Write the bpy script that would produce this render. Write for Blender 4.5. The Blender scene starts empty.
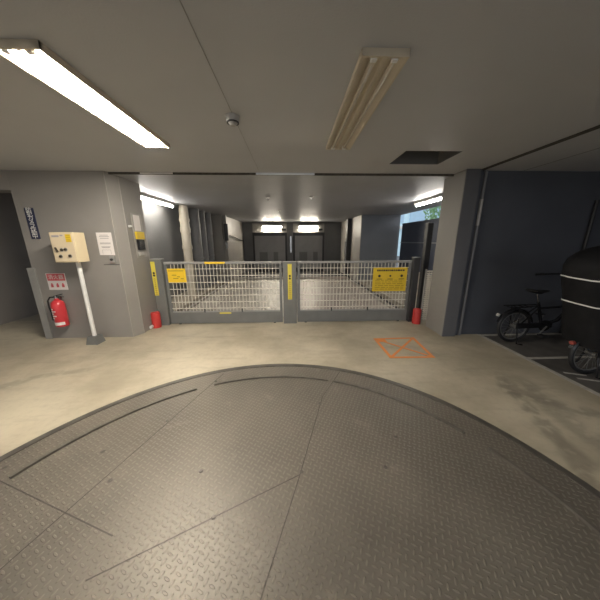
import bpy, bmesh, math, random
from math import sin, cos, pi, radians
from mathutils import Vector, Matrix, Euler
random.seed(7)
S = bpy.context.scene
COL = S.collection

# ------------------------------------------------------------ camera
cd = bpy.data.cameras.new('camera')
cam = bpy.data.objects.new('camera', cd)
COL.objects.link(cam)
cd.sensor_width = 36.0
cd.sensor_fit = 'HORIZONTAL'
cd.lens = 239.345 / 600.0 * 36.0
cd.clip_start = 0.02
cam.matrix_world = (Matrix.Translation((0, 0, 1.5)) @ Matrix.Rotation(radians(-1.995), 4, 'Z')
                    @ Matrix.Rotation(radians(90 - 13.962), 4, 'X') @ Matrix.Rotation(radians(-0.2), 4, 'Z'))
S.camera = cam

# ------------------------------------------------------------ world, exposure
w = bpy.data.worlds.new('sky')
S.world = w
w.use_nodes = True
bg = w.node_tree.nodes['Background']
bg.inputs['Color'].default_value = (0.90, 0.94, 1.0, 1)
bg.inputs['Strength'].default_value = 0.7
S.view_settings.view_transform = 'Standard'
S.view_settings.look = 'None'
S.view_settings.exposure = 1.0
S.view_settings.gamma = 1.0
S.view_settings.use_curve_mapping = False
TUBE = 210.0        # radiance of the lit ceiling lamp's tubes
BATTEN = 55.0      # radiance of the side battens
REAR = 140.0        # radiance of the two lamps over the rear doors

# ------------------------------------------------------------ materials
def nt(m):
    m.use_nodes = True
    return m.node_tree

def mat(name, col, rough=0.6, metal=0.0, var=0.12, scale=3.0, bump=0.0, bscale=60.0, spec=0.5, col2=None, detail=6.0):
    m = bpy.data.materials.new(name)
    t = nt(m); N = t.nodes; L = t.links
    b = N['Principled BSDF']
    b.inputs['Roughness'].default_value = rough
    b.inputs['Metallic'].default_value = metal
    b.inputs['Specular IOR Level'].default_value = spec
    tc = N.new('ShaderNodeTexCoord')
    n = N.new('ShaderNodeTexNoise')
    n.inputs['Scale'].default_value = scale
    n.inputs['Detail'].default_value = detail
    L.new(tc.outputs['Object'], n.inputs['Vector'])
    r = N.new('ShaderNodeValToRGB')
    r.color_ramp.elements[0].position = 0.3
    r.color_ramp.elements[1].position = 0.7
    c2 = col2 if col2 else [min(1, c * (1 + var)) for c in col]
    c1 = col if col2 else [c * (1 - var) for c in col]
    r.color_ramp.elements[0].color = (*c1, 1)
    r.color_ramp.elements[1].color = (*c2, 1)
    L.new(n.outputs['Fac'], r.inputs['Fac'])
    L.new(r.outputs['Color'], b.inputs['Base Color'])
    if bump > 0:
        n2 = N.new('ShaderNodeTexNoise')
        n2.inputs['Scale'].default_value = bscale
        n2.inputs['Detail'].default_value = 3
        L.new(tc.outputs['Object'], n2.inputs['Vector'])
        bp = N.new('ShaderNodeBump')
        bp.inputs['Strength'].default_value = bump
        bp.inputs['Distance'].default_value = 0.01
        L.new(n2.outputs['Fac'], bp.inputs['Height'])
        L.new(bp.outputs['Normal'], b.inputs['Normal'])
    return m

def emat(name, col, strength):
    m = bpy.data.materials.new(name)
    t = nt(m)
    b = t.nodes['Principled BSDF']
    b.inputs['Base Color'].default_value = (0.8, 0.8, 0.8, 1)
    b.inputs['Emission Color'].default_value = (*col, 1)
    b.inputs['Emission Strength'].default_value = strength
    return m

class Nodes:
    """small helper for arithmetic node chains"""
    def __init__(s, t): s.t = t; s.N = t.nodes; s.L = t.links
    def put(s, sock, v):
        if isinstance(v, (int, float)): sock.default_value = v
        elif isinstance(v, (tuple, list)): sock.default_value = v
        else: s.L.new(v, sock)
    def m(s, op, a, b=0.0, c=0.0, clamp=False):
        n = s.N.new('ShaderNodeMath'); n.operation = op; n.use_clamp = clamp
        for i, v in enumerate((a, b, c)): s.put(n.inputs[i], v)
        return n.outputs[0]
    def mix(s, f, a, b):
        n = s.N.new('ShaderNodeMix'); n.data_type = 'RGBA'
        s.put(n.inputs[0], f); s.put(n.inputs[6], a); s.put(n.inputs[7], b)
        return n.outputs[2]
    def noise(s, vec, scale, detail=4.0, rough=0.5):
        n = s.N.new('ShaderNodeTexNoise')
        n.inputs['Scale'].default_value = scale; n.inputs['Detail'].default_value = detail
        n.inputs['Roughness'].default_value = rough
        s.L.new(vec, n.inputs['Vector'])
        return n.outputs['Fac']
    def ramp(s, f, lo, hi):
        n = s.N.new('ShaderNodeMapRange'); n.interpolation_type = 'SMOOTHSTEP'
        s.put(n.inputs[0], f); n.inputs[1].default_value = lo; n.inputs[2].default_value = hi
        return n.outputs[0]
    def mapping(s, vec, loc=(0, 0, 0), rot=(0, 0, 0), sc=(1, 1, 1)):
        n = s.N.new('ShaderNodeMapping')
        n.inputs['Location'].default_value = loc; n.inputs['Rotation'].default_value = rot; n.inputs['Scale'].default_value = sc
        s.L.new(vec, n.inputs['Vector'])
        return n.outputs[0]

def floor_mat():
    m = bpy.data.materials.new('trowelled concrete')
    t = nt(m); k = Nodes(t); b = t.nodes['Principled BSDF']
    tc = t.nodes.new('ShaderNodeTexCoord'); P = tc.outputs['Object']
    big = k.noise(P, 0.9, 5.0, 0.6)
    streak = k.noise(k.mapping(P, rot=(0, 0, 0.5), sc=(0.8, 4.0, 1)), 1.6, 6.0, 0.65)
    fine = k.noise(P, 22.0, 4.0, 0.6)
    c = k.mix(k.ramp(big, 0.32, 0.68), (0.35, 0.305, 0.225, 1), (0.56, 0.50, 0.38, 1))
    c = k.mix(k.m('MULTIPLY', k.ramp(streak, 0.5, 0.72), 0.35), c, (0.27, 0.235, 0.185, 1))
    c = k.mix(k.m('MULTIPLY', k.ramp(fine, 0.45, 0.75), 0.22), c, (0.31, 0.27, 0.21, 1))
    sep = t.nodes.new('ShaderNodeSeparateXYZ'); t.links.new(P, sep.inputs[0])
    X, Y = sep.outputs[0], sep.outputs[1]
    wob = k.m('MULTIPLY', k.m('SUBTRACT', k.noise(P, 2.2, 3.0), 0.5), 0.30)
    def skid(c, p, q, width, amt):
        d = Vector((q[0] - p[0], q[1] - p[1])); ln = d.length; d /= ln
        n = (d.y, -d.x)
        s_ = k.m('SUBTRACT', k.m('ADD', k.m('MULTIPLY', X, n[0]), k.m('MULTIPLY', Y, n[1])), n[0] * p[0] + n[1] * p[1])
        s_ = k.m('ABSOLUTE', k.m('ADD', s_, wob))
        tt = k.m('SUBTRACT', k.m('ADD', k.m('MULTIPLY', X, d.x), k.m('MULTIPLY', Y, d.y)), d.x * p[0] + d.y * p[1])
        f = k.m('MULTIPLY', k.m('SUBTRACT', 1.0, k.ramp(s_, width * 0.3, width)), k.m('MULTIPLY', k.ramp(tt, 0, 0.5), k.m('SUBTRACT', 1.0, k.ramp(tt, ln - 0.25, ln))))
        f = k.m('MULTIPLY', f, k.ramp(k.noise(P, 9.0, 3.0), 0.3, 0.55))
        return k.mix(k.m('MULTIPLY', f, amt), c, (0.10, 0.09, 0.075, 1))
    c = skid(c, (2.42, 2.6), (1.85, 0.9), 0.09, 0.42)
    c = skid(c, (1.95, 2.2), (3.0, 1.55), 0.09, 0.32)
    c = skid(c, (2.5, 2.6), (2.2, 0.4), 0.18, 0.30)
    c = skid(c, (-2.2, 2.9), (-3.4, 2.2), 0.09, 0.3)
    t.links.new(c, b.inputs['Base Color'])
    b.inputs['Roughness'].default_value = 0.5
    b.inputs['Specular IOR Level'].default_value = 0.4
    bp = t.nodes.new('ShaderNodeBump'); bp.inputs['Strength'].default_value = 0.15; bp.inputs['Distance'].default_value = 0.01
    t.links.new(k.noise(P, 14.0, 5.0, 0.6), bp.inputs['Height'])
    t.links.new(bp.outputs[0], b.inputs['Normal'])
    return m

def checker_mat(name, base, worn, period=0.05, rot=0.5):
    m = bpy.data.materials.new(name)
    t = nt(m); k = Nodes(t); b = t.nodes['Principled BSDF']
    tc = t.nodes.new('ShaderNodeTexCoord'); P = tc.outputs['Object']
    q = k.mapping(P, rot=(0, 0, rot), sc=(1 / period, 1 / period, 1))
    sep = t.nodes.new('ShaderNodeSeparateXYZ'); t.links.new(q, sep.inputs[0])
    U, V = sep.outputs[0], sep.outputs[1]
    par = k.m('MODULO', k.m('ABSOLUTE', k.m('ADD', k.m('FLOOR', U), k.m('FLOOR', V))), 2.0)
    a = k.m('SUBTRACT', k.m('FRACT', U), 0.5); c = k.m('SUBTRACT', k.m('FRACT', V), 0.5)
    def ell(x, y):
        e = k.m('ADD', k.m('POWER', k.m('ABSOLUTE', k.m('DIVIDE', x, 0.48)), 2.0), k.m('POWER', k.m('ABSOLUTE', k.m('DIVIDE', y, 0.17)), 2.0))
        return k.m('SUBTRACT', 1.0, e, clamp=True)
    h = k.m('ADD', k.m('MULTIPLY', par, ell(a, c)), k.m('MULTIPLY', k.m('SUBTRACT', 1.0, par), ell(c, a)))
    h = k.m('MINIMUM', k.m('MULTIPLY', h, 2.0), 1.0)
    big = k.noise(P, 1.3, 5.0, 0.6)
    spots = k.noise(P, 7.0, 4.0, 0.6)
    col = k.mix(k.ramp(big, 0.3, 0.7), (*[x * 0.82 for x in base], 1), (*[x * 1.15 for x in base], 1))
    col = k.mix(k.m('MULTIPLY', k.ramp(spots, 0.6, 0.75), 0.4), col, (*worn, 1))
    col = k.mix(k.m('MULTIPLY', h, 0.45), col, (*worn, 1))
    dots = t.nodes.new('ShaderNodeTexVoronoi'); dots.inputs['Scale'].default_value = 2.6
    t.links.new(P, dots.inputs['Vector'])
    col = k.mix(k.m('MULTIPLY', k.m('SUBTRACT', 1.0, k.ramp(dots.outputs['Distance'], 0.03, 0.06)), 0.7), col, (0.05, 0.045, 0.04, 1))
    t.links.new(col, b.inputs['Base Color'])
    b.inputs['Metallic'].default_value = 0.25
    b.inputs['Roughness'].default_value = 0.46
    bp = t.nodes.new('ShaderNodeBump'); bp.inputs['Strength'].default_value = 0.8; bp.inputs['Distance'].default_value = 0.004
    t.links.new(h, bp.inputs['Height'])
    t.links.new(bp.outputs[0], b.inputs['Normal'])
    return m

M = {}
M['floor'] = floor_mat()
M['bay_floor'] = mat('dark bay concrete', (0.10, 0.093, 0.085), 0.6, var=0.3, scale=4, bump=0.1)
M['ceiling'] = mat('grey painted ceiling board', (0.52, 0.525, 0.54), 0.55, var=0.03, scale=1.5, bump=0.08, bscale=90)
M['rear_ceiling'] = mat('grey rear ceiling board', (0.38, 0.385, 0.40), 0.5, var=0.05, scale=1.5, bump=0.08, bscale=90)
M['wall'] = mat('warm grey wall panel', (0.275, 0.258, 0.238), 0.5, var=0.04, scale=2.0, bump=0.05, bscale=80)
M['wall_dark'] = mat('brown grey passage wall', (0.26, 0.235, 0.215), 0.6, var=0.06, scale=2.0)
M['wall_blue'] = mat('dark slate wall paint', (0.078, 0.083, 0.098), 0.5, var=0.10, scale=1.6, bump=0.05)
M['slate'] = mat('pillar front shade', (0.115, 0.116, 0.125), 0.5, var=0.06)  # dark tone that puts the pillar front's shade into colour
M['pillar'] = mat('grey pillar paint', (0.24, 0.228, 0.212), 0.5, var=0.05, scale=2.0)
M['bay_wall'] = mat('grey bay wall', (0.17, 0.168, 0.165), 0.55, var=0.06, scale=1.6)
M['bay_panel'] = mat('pale bay side panel', (0.34, 0.32, 0.29), 0.45, var=0.06, scale=2.0)
M['block_wall'] = mat('slate blue grey wall', (0.20, 0.215, 0.24), 0.5, var=0.05, scale=2)
M['rear_wall'] = mat('dark rear wall', (0.14, 0.14, 0.14), 0.55, var=0.08, scale=2)
M['rear_door'] = mat('grey rear door steel', (0.28, 0.275, 0.27), 0.45, metal=0.1, var=0.06, scale=3)
M['frame_dark'] = mat('dark steel frame', (0.05, 0.05, 0.052), 0.45, metal=0.3, var=0.1)
M['pit'] = mat('dark pit floor', (0.05, 0.047, 0.043), 0.5, var=0.3, scale=3)  # dark, randomly varied tone for both pit floors
M['pallet'] = mat('worn galvanised pallet', (0.48, 0.44, 0.38), 0.45, metal=0.1, var=0.18, scale=2.0, bump=0.05, bscale=12)
M['pallet_rust'] = mat('rusty galvanised pallet', (0.45, 0.37, 0.32), 0.45, metal=0.1, col2=(0.46, 0.42, 0.36), scale=1.2, bump=0.05, bscale=12)
M['pallet_rail'] = mat('dull pallet rail', (0.34, 0.31, 0.27), 0.7, var=0.15)
M['bay_concrete'] = mat('pale bay concrete', (0.36, 0.32, 0.255), 0.6, var=0.15, scale=2.5, bump=0.1)
M['deck'] = checker_mat('checkered steel deck', (0.165, 0.148, 0.122), (0.275, 0.25, 0.21), 0.034, radians(27))
M['rim'] = mat('steel rim', (0.125, 0.115, 0.10), 0.45, metal=0.4, var=0.2, scale=8)
M['rib'] = mat('worn steel bar', (0.155, 0.142, 0.122), 0.4, metal=0.4, var=0.2, scale=12)
M['seam'] = mat('dirt filled seam', (0.075, 0.068, 0.057), 0.8, var=0.3, scale=20)
M['gate_grey'] = mat('grey gate paint', (0.17, 0.172, 0.165), 0.45, metal=0.1, var=0.08, scale=5)
M['gate_light'] = mat('light grey gate rail', (0.31, 0.305, 0.29), 0.45, metal=0.1, var=0.06)
M['wire'] = mat('pale coated wire', (0.66, 0.62, 0.54), 0.45, metal=0.0, var=0.05)
M['yellow'] = mat('yellow sign plate', (0.90, 0.60, 0.03), 0.5, var=0.05)
M['yellow_dim'] = mat('old yellow sign plate', (0.72, 0.50, 0.03), 0.5, var=0.08)
M['yellow_strip'] = mat('yellow caution strip', (0.72, 0.60, 0.08), 0.5, var=0.08, scale=9)
M['ink'] = mat('dark print', (0.05, 0.04, 0.025), 0.7)
M['ink_brown'] = mat('brown print', (0.42, 0.27, 0.02), 0.7)
M['ink_grey'] = mat('grey print', (0.36, 0.33, 0.33), 0.7)
M['white'] = mat('white paint', (0.75, 0.74, 0.71), 0.5, var=0.03)
M['paper'] = mat('white paper', (0.78, 0.73, 0.70), 0.8, var=0.02)
M['navy'] = mat('navy sign', (0.03, 0.035, 0.075), 0.4)
M['red'] = mat('fire red enamel', (0.62, 0.045, 0.055), 0.3, var=0.08)
M['red_dull'] = mat('dull red rubber', (0.50, 0.035, 0.03), 0.55, var=0.1)
M['sign_red'] = mat('sign red', (0.62, 0.10, 0.12), 0.5)
M['black'] = mat('black rubber', (0.015, 0.015, 0.016), 0.5, var=0.15)
M['black_gloss'] = mat('black gloss paint', (0.014, 0.014, 0.016), 0.25)
M['cloth'] = mat('black nylon cover', (0.012, 0.012, 0.013), 0.7, var=0.2, scale=8, bump=0.3, bscale=14, spec=0.15)
M['cream'] = mat('cream enamel', (0.66, 0.55, 0.36), 0.45, var=0.03)
M['cream_side'] = mat('cream enamel side', (0.70, 0.58, 0.40), 0.45, var=0.03)
M['lamp_white'] = mat('cream lamp enamel', (0.62, 0.545, 0.42), 0.4, var=0.04)
M['tube_off'] = mat('unlit lamp tube', (0.60, 0.54, 0.43), 0.25, var=0.02)
M['tube_on'] = emat('lit lamp tube', (1.0, 0.93, 0.82), TUBE)
M['tube_side'] = emat('lit batten tube', (1.0, 0.95, 0.87), BATTEN)
M['tube_rear'] = emat('lit rear lamp tube', (1.0, 0.91, 0.76), REAR)
M['pvc'] = mat('beige drain pipe', (0.52, 0.47, 0.38), 0.4, var=0.05)
M['duct'] = mat('grey duct', (0.19, 0.19, 0.195), 0.45, var=0.08)
M['steel'] = mat('bare steel', (0.55, 0.56, 0.57), 0.25, metal=0.9, var=0.08)
M['chrome'] = mat('dull chrome', (0.6, 0.6, 0.6), 0.25, metal=1.0, var=0.04)
M['orange'] = mat('orange floor paint', (0.90, 0.30, 0.07), 0.6, col2=(0.76, 0.30, 0.10), scale=14)
M['line'] = mat('worn white line paint', (0.50, 0.48, 0.44), 0.6, col2=(0.36, 0.34, 0.30), scale=16)
M['detector'] = mat('off white plastic', (0.42, 0.405, 0.38), 0.4, var=0.02)
M['glint_blue'] = mat('pale blue glint', (0.84, 0.88, 0.95), 0.35, var=0.03)  # bright tone standing for light caught on the ceiling step
M['fence'] = mat('dark navy fence panel', (0.045, 0.055, 0.085), 0.45, var=0.08)
M['fence_rail'] = mat('grey fence rail', (0.20, 0.21, 0.23), 0.45, var=0.05)
M['parapet'] = mat('pale parapet', (0.50, 0.46, 0.40), 0.6, var=0.08, scale=3)
M['leaf'] = mat('green leaf', (0.16, 0.34, 0.16), 0.5, col2=(0.32, 0.52, 0.28), scale=3)
M['bark'] = mat('bark', (0.13, 0.10, 0.07), 0.8, var=0.3, scale=10)
M['facade'] = mat('pale blue facade', (0.62, 0.86, 0.98), 0.6, var=0.06)
M['glass'] = mat('window glass', (0.42, 0.62, 0.78), 0.3, var=0.05)
M['ground'] = mat('asphalt', (0.12, 0.12, 0.12), 0.8, var=0.15)
M['street'] = mat('pale street paving', (0.34, 0.32, 0.29), 0.8, var=0.1)
M['red_lens'] = mat('red lens', (0.25, 0.05, 0.04), 0.3)
M['blue_metal'] = mat('blue grey frame', (0.10, 0.14, 0.22), 0.3, metal=0.3)
M['grey_wheel'] = mat('grey rim metal', (0.24, 0.235, 0.23), 0.4, metal=0.6, var=0.05)

# ------------------------------------------------------------ mesh helpers
class MB:
    def __init__(s): s.bm = bmesh.new()
    def _merge(s, b2):
        me = bpy.data.meshes.new('tmp'); b2.to_mesh(me); b2.free()
        s.bm.from_mesh(me); bpy.data.meshes.remove(me)
    def box(s, x0, x1, y0, y1, z0, z1, bev=0.0, rot=None, seg=2):
        b = bmesh.new()
        bmesh.ops.create_cube(b, size=1)
        c = Vector(((x0 + x1) / 2, (y0 + y1) / 2, (z0 + z1) / 2))
        bmesh.ops.scale(b, vec=(x1 - x0, y1 - y0, z1 - z0), verts=b.verts)
        if bev: bmesh.ops.bevel(b, geom=b.edges[:], offset=bev, segments=seg, affect='EDGES', profile=0.5)
        if rot: bmesh.ops.rotate(b, cent=(0, 0, 0), matrix=Euler(rot).to_matrix(), verts=b.verts)
        bmesh.ops.translate(b, vec=c, verts=b.verts)
        s._merge(b); return s
    def cyl(s, p, q, r, r2=None, seg=16):
        p, q = Vector(p), Vector(q); d = q - p
        b = bmesh.new()
        bmesh.ops.create_cone(b, cap_ends=True, segments=seg, radius1=r, radius2=r if r2 is None else r2, depth=d.length)
        bmesh.ops.rotate(b, cent=(0, 0, 0), matrix=d.to_track_quat('Z', 'Y').to_matrix(), verts=b.verts)
        bmesh.ops.translate(b, vec=(p + q) / 2, verts=b.verts)
        s._merge(b); return s
    def tube(s, pts, r, seg=10, closed=False):
        pts = [Vector(p) for p in pts]; n = len(pts); rings = []
        up = Vector((0, 0, 1)); prev = None
        for i, p in enumerate(pts):
            if closed: d = pts[(i + 1) % n] - pts[i - 1]
            else: d = pts[min(i + 1, n - 1)] - pts[max(i - 1, 0)]
            d.normalize()
            if prev is None:
                a = d.cross(up)
                if a.length < 1e-3: a = d.cross(Vector((1, 0, 0)))
            else: a = prev - d * prev.dot(d)
            a.normalize(); prev = a; c = d.cross(a)
            rr = r[i] if isinstance(r, (list, tuple)) else r
            rings.append([s.bm.verts.new(p + (a * cos(2 * pi * k / seg) + c * sin(2 * pi * k / seg)) * rr) for k in range(seg)])
        for i in range(n if closed else n - 1):
            A, B = rings[i], rings[(i + 1) % n]
            for k in range(seg):
                s.bm.faces.new((A[k], A[(k + 1) % seg], B[(k + 1) % seg], B[k]))
        if not closed:
            s.bm.faces.new(rings[0][::-1]); s.bm.faces.new(rings[-1])
        return s
    def lathe(s, prof, c=(0, 0, 0), seg=24):
        """prof: (radius, z) list; spun about z"""
        rings = []
        for r, z in prof:
            rings.append([s.bm.verts.new((c[0] + max(r, 1e-4) * cos(2 * pi * k / seg), c[1] + max(r, 1e-4) * sin(2 * pi * k / seg), c[2] + z)) for k in range(seg)])
        for A, B in zip(rings, rings[1:]):
            for k in range(seg): s.bm.faces.new((A[k], A[(k + 1) % seg], B[(k + 1) % seg], B[k]))
        s.bm.faces.new(rings[0][::-1]); s.bm.faces.new(rings[-1])
        return s
    def prism(s, poly, z0, z1):
        lo = [s.bm.verts.new((x, y, z0)) for x, y in poly]; hi = [s.bm.verts.new((x, y, z1)) for x, y in poly]
        n = len(poly)
        s.bm.faces.new(lo[::-1]); s.bm.faces.new(hi)
        for i in range(n): s.bm.faces.new((lo[i], lo[(i + 1) % n], hi[(i + 1) % n], hi[i]))
        return s
    def extrude_y(s, poly, y0, y1):
        """poly in (x, z)"""
        A = [s.bm.verts.new((x, y0, z)) for x, z in poly]; B = [s.bm.verts.new((x, y1, z)) for x, z in poly]
        n = len(poly)
        s.bm.faces.new(A); s.bm.faces.new(B[::-1])
        for i in range(n): s.bm.faces.new((A[i], B[i], B[(i + 1) % n], A[(i + 1) % n]))
        return s
    def ring(s, c, r0, r1, z0, z1, a0=0.0, a1=2 * pi, n=96):
        full = abs(a1 - a0 - 2 * pi) < 1e-6
        cols = []
        for i in range(n + (0 if full else 1)):
            a = a0 + (a1 - a0) * i / n
            cols.append([s.bm.verts.new((c[0] + r * cos(a), c[1] + r * sin(a), z)) for r, z in ((r0, z0), (r1, z0), (r1, z1), (r0, z1))])
        m = len(cols)
        for i in range(m if full else m - 1):
            A, B = cols[i], cols[(i + 1) % m]
            for k in range(4): s.bm.faces.new((A[k], A[(k + 1) % 4], B[(k + 1) % 4], B[k]))
        if not full: s.bm.faces.new(cols[0][::-1]); s.bm.faces.new(cols[-1])
        return s
    def build(s, name, m, parent=None, smooth=False, origin=None):
        bm = s.bm
        bmesh.ops.recalc_face_normals(bm, faces=bm.faces)
        if parent is not None:
            o_ = Vector(parent.get('_w', (0, 0, 0)))
        elif origin is not None: o_ = Vector(origin)
        else:
            xs = [v.co.x for v in bm.verts]; ys = [v.co.y for v in bm.verts]; zs = [v.co.z for v in bm.verts]
            o_ = Vector(((min(xs) + max(xs)) / 2, (min(ys) + max(ys)) / 2, min(zs)))
        bmesh.ops.translate(bm, vec=-o_, verts=bm.verts)
        me = bpy.data.meshes.new(name); bm.to_mesh(me); bm.free()
        if smooth:
            me.polygons.foreach_set('use_smooth', [True] * len(me.polygons))
            try: me.set_sharp_from_angle(angle=radians(40))
            except Exception: pass
        me.materials.append(m)
        ob = bpy.data.objects.new(name, me); COL.objects.link(ob)
        if parent is None: ob.location = o_
        else:
            ob.parent = parent
        ob['_w'] = tuple(o_)
        return ob

def tag(o, label, cat, group=None):
    o['label'] = label; o['category'] = cat
    if group: o['group'] = group
    return o

def thing(name, loc, label, cat, group=None):
    o = bpy.data.objects.new(name, None); COL.objects.link(o)
    o.empty_display_size = 0.1
    o.location = loc; o['_w'] = tuple(loc)
    return tag(o, label, cat, group)

def struct(o):
    o['kind'] = 'structure'; return o

def copy_tree(o, parent=None):
    c = o.copy(); COL.objects.link(c)
    if parent is not None: c.parent = parent
    for ch in [x for x in bpy.data.objects if x.parent == o]: copy_tree(ch, c)
    return c

def text_mesh(name, body, size, loc, rot, m, parent, extr=0.0008, align='CENTER', squash=1.0, spacing=1.0):
    cu = bpy.data.curves.new(name, 'FONT')
    cu.body = body; cu.size = size; cu.align_x = align; cu.align_y = 'CENTER'; cu.extrude = extr
    cu.space_line = spacing; cu.resolution_u = 3
    ob = bpy.data.objects.new(name, cu); COL.objects.link(ob)
    bpy.context.view_layer.update()
    me = bpy.data.meshes.new_from_object(ob.evaluated_get(bpy.context.evaluated_depsgraph_get()))
    bpy.data.objects.remove(ob); bpy.data.curves.remove(cu)
    me.materials.clear(); me.materials.append(m)
    mt = Matrix.Translation(Vector(loc) - Vector(parent['_w'])) @ Euler(rot).to_matrix().to_4x4() @ Matrix.Diagonal((squash, 1, 1, 1))
    me.transform(mt)
    o = bpy.data.objects.new(name, me); COL.objects.link(o); o.parent = parent
    o['_w'] = parent['_w']
    return o
FRONT = (pi / 2, 0, 0)               # reads from -y
INNER = (pi / 2, 0, pi / 2)          # reads from +x

# ============================================================ STRUCTURE
TX, TY, TR = -0.182, 0.624, 2.089
# floor with a round opening for the turntable
def floor_main():
    bm = bmesh.new()
    # quads between the rim circle and the rectangle, split in 4 sectors by rays
    x0, x1, y0, y1 = -5.4, 3.04, -3.5, 4.62
    n = 128; R = TR + 0.012
    def out(a):
        dx, dy = cos(a), sin(a); t = 1e9
        if dx > 1e-9: t = min(t, (x1 - TX) / dx)
        if dx < -1e-9: t = min(t, (x0 - TX) / dx)
        if dy > 1e-9: t = min(t, (y1 - TY) / dy)
        if dy < -1e-9: t = min(t, (y0 - TY) / dy)
        return (TX + dx * t, TY + dy * t)
    angs = [2 * pi * i / n for i in range(n)] + [math.atan2(y - TY, x - TX) % (2 * pi) for x in (x0, x1) for y in (y0, y1)]
    angs = sorted(set(angs))
    I = [bm.verts.new((TX + R * cos(a), TY + R * sin(a), 0)) for a in angs]
    O = [bm.verts.new((*out(a), 0)) for a in angs]
    L_ = [bm.verts.new((TX + R * cos(a), TY + R * sin(a), -0.1)) for a in angs]
    k = len(angs)
    for i in range(k):
        j = (i + 1) % k
        bm.faces.new((I[i], O[i], O[j], I[j])); bm.faces.new((L_[i], I[i], I[j], L_[j]))
    mb = MB(); mb.bm.free(); mb.bm = bm
    return mb
struct(floor_main().build('floor', M['floor'], origin=(0, 0, 0)))
mb = MB(); mb.box(-2.6, 2.6, -2.0, 3.2, -0.16, -0.1); struct(mb.build('floor_turntable_pit', M['pit']))
mb = MB(); mb.box(3.04, 5.3, -3.5, 3.6, -0.1, 0.0); struct(mb.build('floor_bicycle_bay', M['bay_floor']))
mb = MB(); mb.box(-5.4, -3.85, 4.62, 7.1, -0.1, 0.0); struct(mb.build('floor_passage', M['bay_concrete']))
mb = MB(); mb.box(-3.3, -2.56, 4.62, 9.2, -0.2, 0.0); struct(mb.build('floor_bay_left', M['bay_concrete']))
mb = MB(); mb.box(2.64, 4.1, 4.62, 9.3, -0.2, 0.0); struct(mb.build('floor_bay_right', M['bay_concrete']))
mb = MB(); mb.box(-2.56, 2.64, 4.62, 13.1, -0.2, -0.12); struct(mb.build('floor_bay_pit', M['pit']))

# ceilings
ZC = 2.435
HX0, HX1, HY0, HY1 = 1.25, 1.88, 2.85, 3.32
mb = MB()
mb.box(-5.5, HX0, -3.6, 3.76, ZC, 2.75); mb.box(HX1, 5.4, -3.6, 3.76, ZC, 2.75)
mb.box(HX0, HX1, -3.6, HY0, ZC, 2.75); mb.box(HX0, HX1, HY1, 3.76, ZC, 2.75)
mb.box(HX0, HX1, HY0, HY1, 2.70, 2.75)
struct(mb.build('ceiling', M['ceiling'], origin=(0, 0, ZC)))
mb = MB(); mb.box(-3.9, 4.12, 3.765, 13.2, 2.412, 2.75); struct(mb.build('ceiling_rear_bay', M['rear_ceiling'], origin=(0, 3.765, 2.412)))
mb = MB(); mb.box(-5.5, -3.9, 3.95, 7.1, 2.412, 2.75); struct(mb.build('ceiling_passage', M['wall_dark']))
mb = MB(); mb.box(-5.4, 4.1, 3.752, 3.764, 2.405, 2.4345); struct(mb.build('trim_1', M['seam']))
mb = MB(); mb.box(-0.4355, -0.4325, -1.0, 3.75, 2.432, 2.4349); struct(mb.build('trim_2', M['gate_light']))
mb = MB(); mb.box(2.60, 2.665, -3.4, 3.56, 2.428, 2.4349); struct(mb.build('trim_3', M['seam']))
mb = MB(); mb.box(3.25, 3.256, -3.4, 3.56, 2.432, 2.4349); struct(mb.build('trim_4', M['bay_wall']))

mb = MB(); e_ = 0.004
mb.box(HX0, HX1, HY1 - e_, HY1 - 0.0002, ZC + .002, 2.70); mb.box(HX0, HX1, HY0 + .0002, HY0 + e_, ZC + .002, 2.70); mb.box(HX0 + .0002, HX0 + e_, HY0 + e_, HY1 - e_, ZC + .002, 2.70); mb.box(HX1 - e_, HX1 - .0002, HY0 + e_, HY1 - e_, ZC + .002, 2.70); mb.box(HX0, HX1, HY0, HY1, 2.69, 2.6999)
struct(mb.build('ceiling_hatch_shade', M['bay_wall']))  # thin dark sheets added to deepen the shade inside the hatch
# left block (pillar with chamfer), lintel, passage, side walls
mb = MB(); mb.prism([(-3.85, 3.70), (-2.56, 3.70), (-2.485, 3.86), (-2.485, 4.36), (-3.85, 4.36)], 0, ZC)
struct(mb.build('wall_left_block', M['wall']))
mb = MB(); mb.box(-5.4, -3.851, 3.70, 3.95, 2.19, ZC); struct(mb.build('wall_left_lintel', M['wall']))
mb = MB(); mb.box(-5.6, -5.4, -3.6, 7.1, 0, 2.75); struct(mb.build('wall_left', M['wall_dark']))
mb = MB(); mb.box(-3.85, -3.25, 4.36, 9.2, -0.2, 2.41); struct(mb.build('wall_bay_left', M['bay_wall']))
mb = MB(); mb.box(-3.85, -2.5, 9.2, 13.1, -0.2, 2.41); struct(mb.build('wall_bay_left_end', M['bay_panel']))
mb = MB(); mb.box(2.62, 4.06, 9.2, 13.1, -0.2, 2.41); struct(mb.build('wall_bay_right_end', M['block_wall']))
mb = MB(); mb.box(-3.2, 3.2, 12.9, 13.1, -0.12, 2.41); struct(mb.build('wall_rear', M['rear_wall']))
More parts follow.
